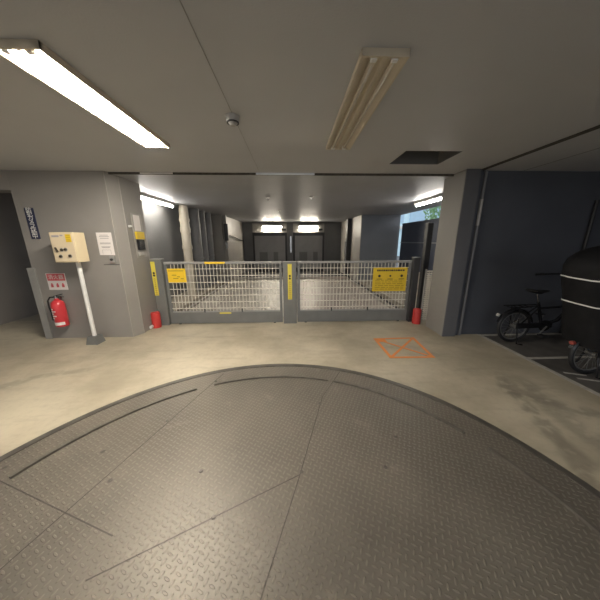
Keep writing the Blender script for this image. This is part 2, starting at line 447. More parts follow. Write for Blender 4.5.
# side walls round the bicycle bay
mb = MB(); mb.box(2.39, 2.60, 3.505, 3.98, 0, ZC, bev=0.008); struct(mb.build('wall_right_pillar', M['pillar']))
mb = MB(); mb.box(2.397, 2.60, 3.493, 3.5045, 0, ZC); struct(mb.build('wall_right_pillar_shade', M['slate']))  # thin dark sheet painting the shade on the pillar's front face
mb = MB(); mb.box(2.60, 2.68, 3.545, 3.98, 0, ZC); struct(mb.build('wall_right_pilaster', M['wall_blue']))
mb = MB(); mb.box(2.68, 5.3, 3.575, 3.98, 0, ZC); struct(mb.build('wall_right_bicycle_bay', M['wall_blue']))
mb = MB(); mb.box(5.3, 5.5, -3.6, 3.98, 0, 2.75); struct(mb.build('wall_right', M['wall_blue']))
# parapet below the fence
mb = MB(); mb.box(4.06, 4.22, 3.98, 9.19, 0, 0.50); struct(mb.build('wall_parapet', M['parapet']))
for n_, (x_, y_) in ((10, (-2.56, 3.6965)), (11, (-2.4825, 3.862))):
    mb = MB(); mb.cyl((x_, y_, 0), (x_, y_, ZC), 0.006, seg=8); struct(mb.build('trim_%d' % n_, M['bay_panel']))  # thin pale beads drawing the highlights along the block's edges
# seam line on the left block
mb = MB(); mb.box(-2.80, -2.562, 3.696, 3.6995, 1.155, 1.163); struct(mb.build('trim_5', M['frame_dark']))
# right bay side panels (inner faces)
mb = MB(); mb.box(2.60, 2.6195, 9.21, 10.62, -0.12, 2.40); struct(mb.build('trim_6', M['bay_panel']))
mb = MB(); mb.box(2.60, 2.6195, 10.95, 12.88, -0.12, 2.40); struct(mb.build('trim_7', M['bay_panel']))
# rear doors
def rear_door(n, x0, x1):
    yb = 12.9
    f = MB()
    f.box(x0, x0 + 0.09, yb - 0.12, yb - 0.001, -0.12, 1.86); f.box(x1 - 0.09, x1, yb - 0.12, yb - 0.001, -0.12, 1.86)
    f.box(x0, x1, yb - 0.14, yb - 0.001, 1.74, 1.90); f.box(x0 + .09, x1 - .09, yb - 0.11, yb - 0.001, -0.12, 0.1)
    d = struct(f.build('door_%d' % n, M['frame_dark'], origin=((x0 + x1) / 2, yb - 0.1, -0.12)))
    p = MB(); p.box(x0 + 0.09, x1 - 0.09, yb - 0.08, yb - 0.001, 0.1, 1.74)
    p.box(x0 + 0.09, x1 - 0.09, yb - 0.1, yb - 0.08, 1.52, 1.56)
    p.build('panel', M['rear_door'], d)
    for a, wd in ((0.32, 0.42), (1.05, 0.24)):
        q = MB(); q.box(x0 + a, x0 + a + wd, yb - 0.095, yb - 0.0805, 0.45, 0.92, bev=0.004); q.build('vent_plate', M['bay_wall'], d)
mb = MB(); mb.box(-1.98, -0.22, 12.88, 12.8995, 1.905, 2.36); struct(mb.build('trim_8', M['bay_panel']))
mb = MB(); mb.box(0.10, 1.72, 12.88, 12.8995, 1.905, 2.36); struct(mb.build('trim_9', M['bay_panel']))
rear_door(1, -1.98, -0.22); rear_door(2, 0.10, 1.72)
# outside
mb = MB(); mb.box(4.22, 40, -3.6, 60, -0.3, -0.05); struct(mb.build('ground', M['ground']))
mb = MB(); mb.box(-30, -3.85, 7.1, 40, -0.3, -0.02); struct(mb.build('ground_passage', M['street']))
mb = MB(); mb.box(-30, 40, -40, -3.6, -0.3, -0.02); struct(mb.build('ground_street', M['street']))

# ============================================================ THINGS
# ---- turntable
t = thing('vehicle_turntable', (TX, TY, -0.1), 'large round checkered steel vehicle turntable set flush in the beige concrete floor', 'turntable')
mb = MB(); mb.lathe([(0, 0), (2.03, 0), (2.03, 0.106), (0, 0.106)], (TX, TY, -0.1), 128); mb.build('deck', M['deck'], t)
mb = MB(); mb.ring((TX, TY), 2.032, TR, -0.1, 0.010, n=128); mb.build('rim', M['rim'], t)
for a0, a1 in ((158, 117), (111.5, 71.5), (69.5, 31), (25.5, -18), (-24, -40), (-46, -86), (-92, -130), (-136, -165), (-172, -196)):
    mb = MB(); mb.ring((TX, TY), 1.780, 1.802, 0.006, 0.022, radians(a1), radians(a0), 40); mb.build('guide_bar', M['rib'], t)
def seam(p, q, wd=0.006):
    p, q = Vector((*p, 0)), Vector((*q, 0)); d = (q - p).normalized(); n = Vector((-d.y, d.x, 0)) * wd / 2
    mb = MB(); mb.prism([tuple((p + n).xy), tuple((p - n).xy), tuple((q - n).xy), tuple((q + n).xy)], 0.006, 0.0072)
    mb.build('plate_seam', M['seam'], t)
seam((-0.80, 2.52), (-1.62, 0.15)); seam((0.29, 2.05), (0.04, 1.25)); seam((0.04, 1.25), (-0.95, 0.78)); seam((-2.0, 1.32), (-0.95, 0.95))
seam((0.04, 1.25), (-0.35, 0.1)); seam((0.55, 2.5), (0.29, 2.05), 0.005)
for x, y in ((-0.84, 2.36), (-1.08, 1.78), (0.25, 1.95), (0.05, 1.27), (-0.45, 1.02), (0.62, 1.28), (-0.62, 1.30), (0.45, 2.32)):
    mb = MB(); mb.cyl((x, y, 0.006), (x, y, 0.011), 0.014, 0.010, 12); mb.build('bolt_head', M['rim'], t)

# ---- floor paint
mb = MB()
P = [(1.296, 2.833), (1.854, 2.823), (1.903, 3.457), (1.292, 3.444)]
def stroke(mb, p, q, wd, z0=0.0005, z1=0.002):
    p, q = Vector(p), Vector(q); d = (q - p).normalized(); n = Vector((-d.y, d.x)) * wd / 2; e = d * wd / 2
    mb.prism([tuple(p + n - e), tuple(p - n - e), tuple(q - n + e), tuple(q + n + e)], z0, z1)
for i in range(4): stroke(mb, P[i], P[(i + 1) % 4], 0.042)
stroke(mb, P[0], P[2], 0.034, 0.0005, 0.0024); stroke(mb, P[1], P[3], 0.034, 0.0005, 0.0028)
mb.box(1.30, 1.44, 3.33, 3.44, 0.0005, 0.0022)
tag(mb.build('floor_marking', M['orange']), 'orange painted crossed box on the concrete in front of the right gate leaf', 'marking')
t = thing('parking_line', (3.04, 2.5, 0.0), 'worn white bay lines painted on the floor under the bicycles', 'marking')
mb = MB(); mb.box(3.01, 3.07, -3.3, 3.56, 0.0005, 0.002); mb.build('long_line', M['line'], t)
for y in (3.52, 2.735, 1.95):
    mb = MB(); mb.box(3.07, 5.2, y - 0.025, y + 0.025, 0.0005, 0.002); mb.build('cross_line', M['line'], t)
for y, xx in ((2.36, 3.16), (2.24, 3.18)):
    mb = MB(); stroke(mb, (xx, y + 0.02), (xx + 0.16, y - 0.04), 0.028); mb.build('bay_mark', M['line'], t)

# ---- ceiling lamps
def trough(loc, name, label, tube, lit):
    x, y, z = loc
    t = thing(name, loc, label, 'ceiling lamp', 'twin tube ceiling lamps')
    w2, L_ = 0.122, 0.64
    mb = MB()
    # pan with sloping inner faces and a raised middle spine (cross-section in x, z)
    mb.extrude_y([(x - w2, ZC - 0.0005), (x - w2, z), (x - w2 + 0.012, z), (x - 0.068, ZC - 0.012), (x - 0.022, ZC - 0.012), (x - 0.010, z + 0.004), (x + 0.010, z + 0.004),
                  (x + 0.022, ZC - 0.012), (x + 0.068, ZC - 0.012), (x + w2 - 0.012, z), (x + w2, z), (x + w2, ZC - 0.0005)], y - L_, y + L_)
    mb.build('reflector_pan', M['lamp_white'], t)
    for sy in (-1, 1):
        mb = MB(); mb.box(x - w2, x + w2, y + sy * (L_ - 0.006) - 0.006, y + sy * (L_ - 0.006) + 0.006, z - 0.001, ZC - 0.0005); mb.build('end_plate', M['lamp_white'], t)
    for sx in (-1, 1):
        mb = MB(); mb.cyl((x + sx * 0.055, y - 0.605, z + 0.010), (x + sx * 0.055, y + 0.605, z + 0.010), 0.0125, seg=16); mb.build('tube', tube, t, smooth=True)
        for sy in (-1, 1):
            mb = MB(); mb.box(x + sx * 0.055 - 0.016, x + sx * 0.055 + 0.016, y + sy * 0.615 - 0.012, y + sy * 0.615 + 0.012, z - 0.008, ZC - 0.012, bev=0.003)
            mb.build('lamp_holder', M['white'], t)
    return t
trough((-1.318, 2.09, 2.40), 'ceiling_lamp', 'lit twin tube lamp glaring white on the left of the front ceiling', M['tube_on'], True)
trough((0.488, 2.09, 2.40), 'ceiling_lamp', 'unlit cream twin tube lamp on the ceiling right of centre', M['tube_off'], False)

def batten(p, axis, ln, tube, label, grp):
    """tube lamp: long box, lamp holders and a bare tube below"""
    x, y, z = p
    t = thing('batten_lamp', p, label, 'lamp', grp)
    e = Vector((1, 0, 0)) if axis == 'x' else Vector((0, 1, 0)); c = Vector(p); n = Vector((e.y, e.x, 0))
    def bx(a, b, hw, z0, z1, bev=0.0):
        lo = c + e * a - n * hw; hi = c + e * b + n * hw
        return MB().box(min(lo.x, hi.x), max(lo.x, hi.x), min(lo.y, hi.y), max(lo.y, hi.y), z + z0, z + z1, bev=bev)
    bx(-ln / 2, ln / 2, 0.06, 0.03, 0.085, 0.004).build('housing', M['white'], t)
    for s_ in (-1, 1): bx(s_ * (ln / 2 - 0.015) - 0.012, s_ * (ln / 2 - 0.015) + 0.012, 0.018, -0.02, 0.035, 0.003).build('lamp_holder', M['white'], t)
    MB().cyl(c - e * (ln / 2 - 0.03), c + e * (ln / 2 - 0.03), 0.018).build('tube', tube, t, smooth=True)
    return t
batten((-2.95, 5.80, 2.325), 'y', 1.35, M['tube_side'], 'lit bare tube lamp at the top of the left bay wall beside the drain pipe', 'side battens')
batten((3.12, 5.7, 2.325), 'y', 1.1, M['tube_side'], 'lit bare tube lamp on the ceiling near the right opening', 'side battens')
for x, lab in ((-0.98, 'lit lamp on the rear wall above the left rear door'), (0.90, 'lit lamp on the rear wall above the right rear door')):
    t = thing('wall_lamp', (x, 12.82, 2.12), lab, 'lamp', 'rear wall lamps')
    MB().box(x - 0.50, x + 0.50, 12.62, 12.879, 2.225, 2.27, bev=0.005).build('housing', M['white'], t)
    MB().cyl((x - 0.46, 12.80, 2.17), (x + 0.46, 12.80, 2.17), 0.022).build('tube', M['tube_rear'], t, smooth=True)
    for s_ in (-1, 1): MB().box(x + s_ * 0.475 - 0.014, x + s_ * 0.475 + 0.014, 12.77, 12.83, 2.14, 2.225).build('lamp_holder', M['white'], t)
for x, lab in ((-0.36, 'small dark junction box at the right end of the left rear lamp'), (1.52, 'small dark junction box at the right end of the right rear lamp')):
    tag(MB().box(x - 0.12, x + 0.10, 12.78, 12.879, 2.0, 2.09, bev=0.01).build('junction_box', M['frame_dark']), lab, 'box', 'junction boxes by the rear lamps')

# ---- ceiling fittings
t = thing('smoke_detector', (-0.443, 2.16, 2.37), 'round off-white smoke detector on the ceiling left of centre', 'detector')
MB().lathe([(0.055, 0.052), (0.058, 0.064), (0, 0.064)], (-0.443, 2.16, 2.37)).build('base', M['detector'], t, smooth=True)
MB().lathe([(0, 0), (0.022, 0.002), (0.03, 0.014), (0.048, 0.03), (0.052, 0.052), (0, 0.052)], (-0.443, 2.16, 2.37)).build('cap', M['detector'], t, smooth=True)
MB().ring((-0.443, 2.16), 0.036, 0.047, 2.388, 2.396).build('vent_ring', M['frame_dark'], t)
t0 = None
for x, y, lab in ((-0.50, 5.65, 'small white sprinkler head on the rear ceiling, left of the pair nearest the gate'), (0.45, 5.5, 'small white sprinkler head on the rear ceiling, right of the pair nearest the gate'), (-0.36, 8.0, 'small white sprinkler head on the rear ceiling, the farther back one')):
    if t0 is None:
        t0 = thing('sprinkler_head', (x, y, 2.36), lab, 'sprinkler', 'ceiling sprinkler heads')
        MB().lathe([(0, 0.038), (0.05, 0.04), (0.055, 0.0515), (0, 0.0515)], (x, y, 2.36)).build('escutcheon', M['white'], t0, smooth=True)
        MB().lathe([(0.0, 0.0), (0.028, 0.002), (0.028, 0.005), (0.008, 0.012), (0.010, 0.038), (0, 0.038)], (x, y, 2.36)).build('nozzle', M['chrome'], t0, smooth=True)
    else:
        c = copy_tree(t0); c.location = (x, y, 2.36); c['label'] = lab
tag(MB().box(-0.49, 0.345, 3.738, 3.7515, 2.406, 2.434, bev=0.002).build('edge_glint', M['glint_blue']), 'painted bluish white light reflection on the ceiling step above the gate centre', 'plate')  # pale slab in place of light reflected off the step edge
tag(MB().box(-2.1, -1.65, 3.742, 3.7515, 2.410, 2.430, bev=0.002).build('edge_glint', M['white']), 'short painted white light reflection on the ceiling step above the left gate leaf', 'plate')  # shorter piece of the same painted reflection

# ---- things on the left block
t = thing('corner_guard', (-3.86, 3.68, 0), 'grey upright steel guard on the outer corner of the left wall block', 'corner guard')
MB().box(-3.905, -3.80, 3.675, 3.6995, 0, 1.12, bev=0.004).build('front_flange', M['gate_light'], t)
MB().box(-3.905, -3.8505, 3.6995, 3.86, 0, 1.12, bev=0.004).build('side_flange', M['gate_grey'], t)

t = thing('wall_sign', (-3.53, 3.697, 1.52), 'narrow upright navy sign with white characters on the left wall block', 'sign')
sx, sy, sz = -3.558, 3.70, 1.743
W_, H_ = 0.118, 0.42
xx = -3.672
MB().box(xx - W_ / 2, xx + W_ / 2, 3.690, 3.6995, 1.535, 1.955).build('board', M['navy'], t)
text_mesh('lettering', '防\n犯\nカ\nメ\nラ\n作\n動\n中', 0.076, (xx, 3.6885, 1.745), FRONT, M['white'], t, spacing=0.66, squash=1.1)

t = thing('notice', (-2.68, 3.697, 1.3), 'white paper notice with grey print pinned high on the left wall block', 'notice')
MB().box(-2.825, -2.61, 3.6965, 3.6995, 1.30, 1.622).build('sheet', M['paper'], t)
for i, (z, wd) in enumerate(((1.585, .12), (1.565, .14), (1.54, .12), (1.475, .15), (1.462, .15), (1.42, .13), (1.408, .11))):
    MB().box(-2.718 - wd / 2, -2.718 + wd / 2, 3.6955, 3.6964, z - 0.004, z + 0.004).build('print_line', M['ink_grey'], t)
mb = MB()
for a in (-2.778, -2.658): mb.box(a - .002, a + .002, 3.6955, 3.6964, 1.315, 1.375)
mb.box(-2.778, -2.658, 3.6955, 3.6964, 1.373, 1.377); mb.build('print_frame', M['ink_grey'], t)

t = thing('key_switch', (-2.65, 3.69, 1.20), 'small pale key switch below the white paper notice', 'switch')
MB().box(-2.69, -2.615, 3.672, 3.6995, 1.19, 1.29, bev=0.006).build('plate', M['gate_light'], t)
MB().cyl((-2.652, 3.672, 1.235), (-2.652, 3.66, 1.235), 0.018).build('lock', M['frame_dark'], t)

t = thing('fire_extinguisher_sign', (-3.535, 3.697, 0.785), 'red and white pictogram sign above the fire extinguisher', 'sign')
MB().box(-3.672, -3.398, 3.694, 3.6995, 0.785, 1.035).build('plate', M['paper'], t)
MB().box(-3.662, -3.408, 3.6925, 3.694, 0.925, 1.03).build('red_band', M['sign_red'], t)
text_mesh('lettering', '消火器', 0.075, (-3.535, 3.6915, 0.976), FRONT, M['white'], t)
for a in (-3.615, -3.535, -3.455):
    mb = MB(); mb.cyl((a, 3.694, 0.877), (a, 3.692, 0.877), 0.012, seg=10); mb.box(a - .018, a + .018, 3.692, 3.694, 0.825, 0.868); mb.build('pictogram', M['sign_red'], t)

ex, ey, ez = -3.525, 3.61, 0.24
t = thing('fire_extinguisher', (ex, ey, ez), 'red fire extinguisher with white labels hung on the left wall block', 'fire extinguisher')
MB().lathe([(0, 0), (0.072, 0.0), (0.080, 0.012), (0.081, 0.33), (0.073, 0.37), (0.045, 0.40), (0.024, 0.415), (0.024, 0.43), (0, 0.43)], (ex, ey, ez), 28).build('cylinder', M['red'], t, smooth=True)
MB().ring((ex, ey), 0.0812, 0.0825, ez + 0.03, ez + 0.075, radians(-150), radians(-25), 20).build('label_band', M['paper'], t)
mb = MB()
for i, z in enumerate((0.13, 0.165, 0.20, 0.235, 0.27)): mb.ring((ex, ey), 0.0812, 0.0825, ez + z, ez + z + 0.018, radians(-128), radians(-100 + (i % 2) * 22), 8)
mb.build('label_print', M['paper'], t)
MB().cyl((ex, ey, ez + 0.43), (ex, ey, ez + 0.475), 0.018).build('valve', M['chrome'], t, smooth=True)
MB().box(ex - 0.02, ex + 0.10, ey - 0.012, ey + 0.012, ez + 0.475, ez + 0.488, bev=0.003, rot=(0, -0.25, 0)).build('lever', M['black'], t)
MB().box(ex - 0.02, ex + 0.09, ey - 0.010, ey + 0.010, ez + 0.452, ez + 0.462, bev=0.003).build('handle', M['black'], t)
MB().tube([(ex - 0.015, ey - .01, ez + 0.455), (ex - 0.06, ey - .03, ez + 0.455), (ex - 0.098, ey - .035, ez + 0.40), (ex - 0.10, ey - .035, ez + 0.30), (ex - 0.092, ey - .03, ez + 0.22)], 0.010).build('hose', M['black'], t, smooth=True)
MB().cyl((ex - 0.092, ey - .03, ez + 0.22), (ex - 0.088, ey - .03, ez + 0.10), 0.011, 0.015).build('nozzle', M['black'], t, smooth=True)
MB().box(ex - 0.035, ex + 0.035, ey + 0.05, 3.6995, ez + 0.425, ez + 0.450).build('bracket', M['chrome'], t)

# control pedestal
t = thing('control_pedestal', (-2.97, 3.42, 0), 'cream control box with dark switches on a white floor pole', 'control box')
bx0, bx1, by0, by1, bz0, bz1 = -3.15, -2.845, 3.34, 3.52, 1.225, 1.615
MB().box(bx0, bx1, by0, by1, bz0, bz1, bev=0.006).build('housing', M['cream'], t)
MB().box(bx0 + 0.01, bx0 + 0.295, by0 - 0.006, by0, bz0 + 0.012, bz1 - 0.012, bev=0.003).build('face_plate', M['cream_side'], t)
yf = by0 - 0.006
MB().box(bx0 + 0.035, bx0 + 0.125, yf - 0.002, yf, bz1 - 0.062, bz1 - 0.038).build('name_plate', M['ink_grey'], t)
MB().box(bx0 + 0.14, bx0 + 0.175, yf - 0.002, yf, bz1 - 0.05, bz1 - 0.034).build('name_plate', M['ink_grey'], t)
MB().box(bx0 + 0.205, bx0 + 0.275, yf - 0.002, yf, bz1 - 0.125, bz1 - 0.026).build('caution_sticker', M['yellow_dim'], t)
mb = MB()
for i in range(4): mb.box(bx0 + 0.215, bx0 + 0.265, yf - 0.003, yf - 0.002, bz1 - 0.114 + i * .022, bz1 - 0.108 + i * .022)
mb.build('sticker_print', M['ink_brown'], t)
for a, z in ((0.125, 0.165), (0.175, 0.170), (0.095, 0.080), (0.215, 0.085)):
    b_ = MB().cyl((bx0 + a, yf, bz0 + z), (bx0 + a, yf - 0.016, bz0 + z), 0.017, 0.014).build('push_button', M['ink'], t, smooth=True)
    MB().ring((0, 0), 0.018, 0.024, 0, 0.004, n=20).build('collar', M['gate_light'], b_)
    ring_ = [o for o in b_.children][0]
    ring_.data.transform(Matrix.Translation(Vector((bx0 + a, yf, bz0 + z)) - Vector(b_['_w'])) @ Matrix.Rotation(pi / 2, 4, 'X') @ Matrix.Translation(Vector(b_['_w'])))
MB().box(bx0 + 0.055, bx0 + 0.072, yf - 0.02, yf, bz0 + 0.135, bz0 + 0.20, bev=0.004, rot=(0, -0.35, 0)).build('key_lever', M['ink'], t)
px_, py_ = -2.985, 3.488
MB().cyl((px_, py_, 0.10), (px_, py_, bz0), 0.027).build('pole', M['white'], t, smooth=True)
mb = MB(); mb.prism([(px_ - 0.085, py_ - 0.08), (px_ + 0.085, py_ - 0.08), (px_ + 0.085, py_ + 0.08), (px_ - 0.085, py_ + 0.08)], 0, 0.12)
for v in mb.bm.verts:
    if v.co.z > 0.05: v.co.x = px_ + (v.co.x - px_) * 0.75; v.co.y = py_ + (v.co.y - py_) * 0.75
mb.build('base_box', M['gate_grey'], t)

# inner face of the left block: notice panel
t = thing('notice_board', (-2.48, 4.12, 1.25), 'narrow board with papers and black handset on the left block inner face', 'notice board')
MB().box(-2.4848, -2.472, 4.00, 4.26, 1.24, 1.92, bev=0.003).build('back_board', M['bay_panel'], t)
MB().box(-2.472, -2.470, 4.04, 4.20, 1.66, 1.90).build('paper', M['paper'], t)
MB().box(-2.472, -2.440, 4.02, 4.22, 1.53, 1.645, bev=0.004).build('yellow_box', M['yellow_dim'], t)
MB().box(-2.472, -2.425, 4.03, 4.17, 1.36, 1.52, bev=0.006).build('handset', M['black_gloss'], t)
MB().box(-2.472, -2.445, 4.03, 4.15, 1.27, 1.33, bev=0.006).build('key_box', M['detector'], t)
tag(MB().cyl((-2.4848, 3.93, 1.72), (-2.445, 3.93, 1.72), 0.018, 0.012).build('wall_hook', M['white'], smooth=True), 'small white peg on the chamfered edge beside the notice panel', 'peg')

# ---- gate
GY = 4.29
def gate_leaf(x0, x1, label):
    t = thing('gate_leaf', ((x0 + x1) / 2, GY, 0.015), label, 'gate', 'gate leaves')
    MB().box(x0, x1, GY - 0.02, GY + 0.02, 1.105, 1.145, bev=0.005).build('top_rail', M['gate_light'], t)
    for s_, a in ((0, x0), (1, x1 - 0.045)): MB().box(a, a + 0.045, GY - 0.022, GY + 0.022, 0.03, 1.10, bev=0.004).build('stile', M['gate_grey'], t)
    MB().box(x0, x1, GY - 0.025, GY + 0.025, 0.015, 0.225, bev=0.005).build('kick_plate', M['gate_grey'], t)
    MB().box(x0 + 0.045, x1 - 0.045, GY - 0.012, GY + 0.012, 0.225, 0.245).build('lower_rail', M['gate_light'], t)
    mb = MB(); n = round((x1 - x0 - 0.09) / 0.062); 
    for i in range(1, n):
        x = x0 + 0.045 + (x1 - x0 - 0.09) * i / n
        mb.box(x - 0.0045, x + 0.0045, GY + 0.001, GY + 0.010, 0.245, 1.105)
    for i in range(7):
        z = 0.30 + 0.12 * i
        mb.box(x0 + 0.045, x1 - 0.045, GY - 0.010, GY + 0.001, z - 0.0055, z + 0.0055)
    mb.build('mesh_panel', M['wire'], t)
    for a in (0.62, 1.3):
        MB().box(x0 + a, x0 + a + 0.018, GY - 0.03, GY - 0.012, 0.225, 0.29).build('mesh_clip', M['frame_dark'], t)
    for a in (x0 + 0.15, x1 - 0.15):
        MB().box(a - 0.02, a + 0.02, GY - 0.015, GY + 0.015, 0.0, 0.015).build('glide_foot', M['black'], t)
    return t
gate_leaf(-2.225, -0.175, 'left wire mesh gate leaf with a small yellow sign')
gate_leaf(0.105, 2.17, 'right wire mesh gate leaf with a large yellow sign')
def post(x0, x1, h, label, m):
    t = thing('gate_post', ((x0 + x1) / 2, GY, 0), label, 'post', 'gate posts')
    MB().box(x0, x1, GY - 0.055, GY + 0.055, 0, h, bev=0.006).build('post', m, t)
    MB().box(x0 - 0.004, x1 + 0.004, GY - 0.06, GY + 0.06, h, h + 0.012, bev=0.004).build('cap', M['gate_light'] if m is not M['frame_dark'] else m, t)
    MB().box(x0 - 0.0, x1 + 0.0, GY - 0.062, GY - 0.055, 0, 0.06).build('foot_plate', m, t)
    return t
post(-2.43, -2.245, 1.19, 'left grey gate post with a yellow strip beside the wall block', M['gate_grey'])
post(-0.155, 0.085, 1.13, 'wide middle gate post with a yellow strip between the two leaves', M['gate_grey'])
post(2.19, 2.30, 1.19, 'dark right gate post next to the right pillar', M['frame_dark'])
def strip(x, z0, z1, label, dx=0.0):
    t = thing('caution_strip', (x, GY - 0.058, z0), label, 'sign', 'caution strips')
    y1 = GY - 0.0555; wd = 0.036
    MB().box(x - wd, x + wd, y1 - 0.004, y1, z0, z1).build('strip', M['yellow_strip'], t)
    mb = MB(); h = z1 - z0
    for f in (0.60, 0.67): mb.cyl((x, y1 - 0.004, z0 + h * f), (x, y1 - 0.0055, z0 + h * f), 0.020, seg=12)
    mb.build('warning_mark', M['ink'], t)
    mb = MB()
    for i in range(9):
        z = z0 + h * (0.03 + 0.057 * i)
        mb.box(x - 0.024, x + 0.024, y1 - 0.005, y1 - 0.004, z, z + h * 0.010); mb.box(x - 0.006, x + 0.006, y1 - 0.005, y1 - 0.004, z, z + h * 0.034)
    mb.build('print', M['ink_brown'], t)
strip(-2.39, 0.56, 1.155, 'yellow caution strip on the left gate post')
strip(-0.033, 0.46, 1.10, 'yellow caution strip on the middle gate post')
t = thing('gate_sign', (-2.03, GY - 0.014, 0.785), 'small yellow sign with short brown print on the left gate leaf', 'sign')
MB().box(-2.205, -1.865, GY - 0.018, GY - 0.0115, 0.785, 1.03, bev=0.002).build('plate', M['yellow'], t)
mb = MB()
for z, a, b in ((0.99, -2.17, -1.90), (0.915, -2.11, -2.03), (0.885, -2.02, -1.97), (0.855, -2.09, -2.0), (0.85, -1.96, -1.91)): mb.box(a, b, GY - 0.0192, GY - 0.0181, z - 0.007, z + 0.007)
mb.build('print', M['ink_brown'], t)
t = thing('gate_sign', (1.79, GY - 0.014, 0.585), 'large yellow sign with rows of pictograms on the right gate leaf', 'sign')
sx0, sx1, sz0, sz1 = 1.475, 2.10, 0.585, 1.02
MB().box(sx0, sx1, GY - 0.018, GY - 0.0115, sz0, sz1, bev=0.002).build('plate', M['yellow_dim'], t)
mb = MB()
xx = sx0 + 0.07
random.seed(3)
while xx < sx1 - 0.06:
    wd = random.uniform(0.02, 0.045); mb.box(xx, min(xx + wd, sx1 - 0.05), GY - 0.0192, GY - 0.0181, sz1 - 0.065, sz1 - 0.035); xx += wd + 0.008
mb.build('heading_print', M['ink'], t)
for a, r in ((0.12, 0.024), (0.32, 0.018), (0.53, 0.024)):
    mb = MB(); x = sx0 + a; z = sz1 - 0.15
    mb.cyl((x, GY - 0.018, z), (x, GY - 0.0195, z), r, seg=14); mb.box(x - 0.05, x + 0.05, GY - 0.0192, GY - 0.0181, z - 0.062, z - 0.052)
    mb.build('pictogram', M['ink'], t)
mb = MB()
for k in range(6):
    xx = sx0 + 0.05
    while xx < sx1 - 0.07:
        wd = random.uniform(0.03, 0.11); mb.box(xx, min(xx + wd, sx1 - 0.04), GY - 0.0192, GY - 0.0181, sz0 + 0.035 + k * 0.033, sz0 + 0.047 + k * 0.033); xx += wd + 0.02
mb.build('body_print', M['ink_brown'], t)
tag(MB().box(-1.52, -1.17, GY - 0.0235, GY - 0.0205, 1.108, 1.142).build('yellow_tape', M['yellow']), 'strip of yellow tape along the top rail of the left gate leaf', 'tape')
tag(MB().box(-1.33, -1.12, GY - 0.029, GY - 0.0255, 0.195, 0.222).build('yellow_tape', M['yellow_strip']), 'short pale yellow tape on the kick plate of the left gate leaf', 'tape')

# red stub bollards
for x, y, lab in ((-2.42, 4.14, 'short red bollard stub at the foot of the left gate post'), (2.30, 4.14, 'short red bollard stub at the foot of the right gate post')):
    t = thing('bollard', (x, y, 0), lab, 'bollard', 'red bollard stubs')
    MB().lathe([(0, 0), (0.072, 0), (0.072, 0.26), (0.066, 0.275), (0, 0.275)], (x, y, 0), 24).build('sleeve', M['red_dull'], t, smooth=True)
    MB().lathe([(0, 0.275), (0.04, 0.275), (0.034, 0.283), (0, 0.285)], (x, y, 0), 20).build('cap', M['red_dull'], t, smooth=True)
tag(MB().tube([(-2.465, 4.02, 0.04), (-2.47, 4.22, 0.04), (-2.47, 4.33, 0.04)], 0.028).build('floor_pipe', M['white'], smooth=True), 'short white pipe on the floor between the left wall block and the red stub', 'pipe')

# infill and black post at the right end of the gate
t = thing('infill_panel', (2.42, 4.14, 0.0), 'narrow pale wire infill between the right gate post and the pillar', 'panel')
mb = MB()
for i in range(3): mb.box(2.385 + i * 0.045, 2.391 + i * 0.045, 4.135, 4.141, 0.06, 0.98)
for i in range(24): mb.box(2.38, 2.485, 4.128, 4.135, 0.08 + i * 0.038, 0.104 + i * 0.038)
mb.build('mesh_panel', M['wire'], t)
MB().box(2.365, 2.38, 4.12, 4.15, 0, 1.0).build('stile', M['gate_light'], t)
tag(MB().box(2.46, 2.56, 4.40, 4.50, 0, 1.80, bev=0.008).build('guide_post', M['frame_dark']), 'tall black post behind the right end of the gate', 'post')

# ---- parking bay
def pallet(x0, x1, label, m):
    t = thing('car_pallet', ((x0 + x1) / 2, 7.1, -0.12), label, 'car pallet', 'car pallets')
    mb = MB(); mb.box(x0, x1, 4.70, 9.65, -0.06, 0.0)
    n = 3; wd = (x1 - x0)
    mb.build('deck_plate', m, t)
    for a in (x0 + 0.02, x1 - 0.10): MB().box(a, a + 0.08, 4.70, 9.65, 0.0, 0.045, bev=0.012).build('side_rail', M['pallet_rail'], t)
    for a in (x0 + 0.55, x1 - 0.63): MB().box(a, a + 0.08, 4.70, 9.65, 0.0, 0.018, bev=0.006).build('wheel_guide', m, t)
    for a in (x0 + 0.1, x1 - 0.25): MB().box(a, a + 0.15, 4.75, 9.6, -0.12, -0.06).build('bearer', M['frame_dark'], t)
    MB().box(x0 + 0.1, x1 - 0.1, 9.50, 9.58, 0.0, 0.09, bev=0.02).build('wheel_stop', m, t)
    return t
pallet(-2.38, -0.03, 'grey steel car pallet behind the left gate leaf', M['pallet'])
pallet(0.08, 2.31, 'reddish worn steel car pallet behind the right gate leaf', M['pallet_rust'])
def pipe(name, x, y, r, m, label, cat, grp, collars):
    t = thing(name, (x, y, 0), label, cat, grp)
    MB().cyl((x, y, 0), (x, y, 2.41), r, seg=24).build('pipe_run', m, t, smooth=True)
    for z, h in collars: MB().cyl((x, y, z), (x, y, z + h), r * 1.14, seg=24).build('collar', m, t, smooth=True)
pipe('drain_pipe', -2.86, 6.85, 0.115, M['pvc'], 'tall beige drain pipe with collars beside the left bay wall', 'pipe', None, ((0.9, 0.06), (1.28, 0.10), (1.72, 0.13), (2.0, 0.08)))
for i, (y, r, lab) in enumerate(((7.55, 0.15, 'grey round duct just behind the beige drain pipe'), (8.1, 0.13, 'grey round duct in the middle of the three along the left bay wall'), (8.65, 0.15, 'grey round duct farthest back along the left bay wall'))):
    pipe('riser_duct', -2.86, y, r, M['duct'], lab, 'duct', 'grey ducts on the left bay wall', ((0.95, 0.05),))
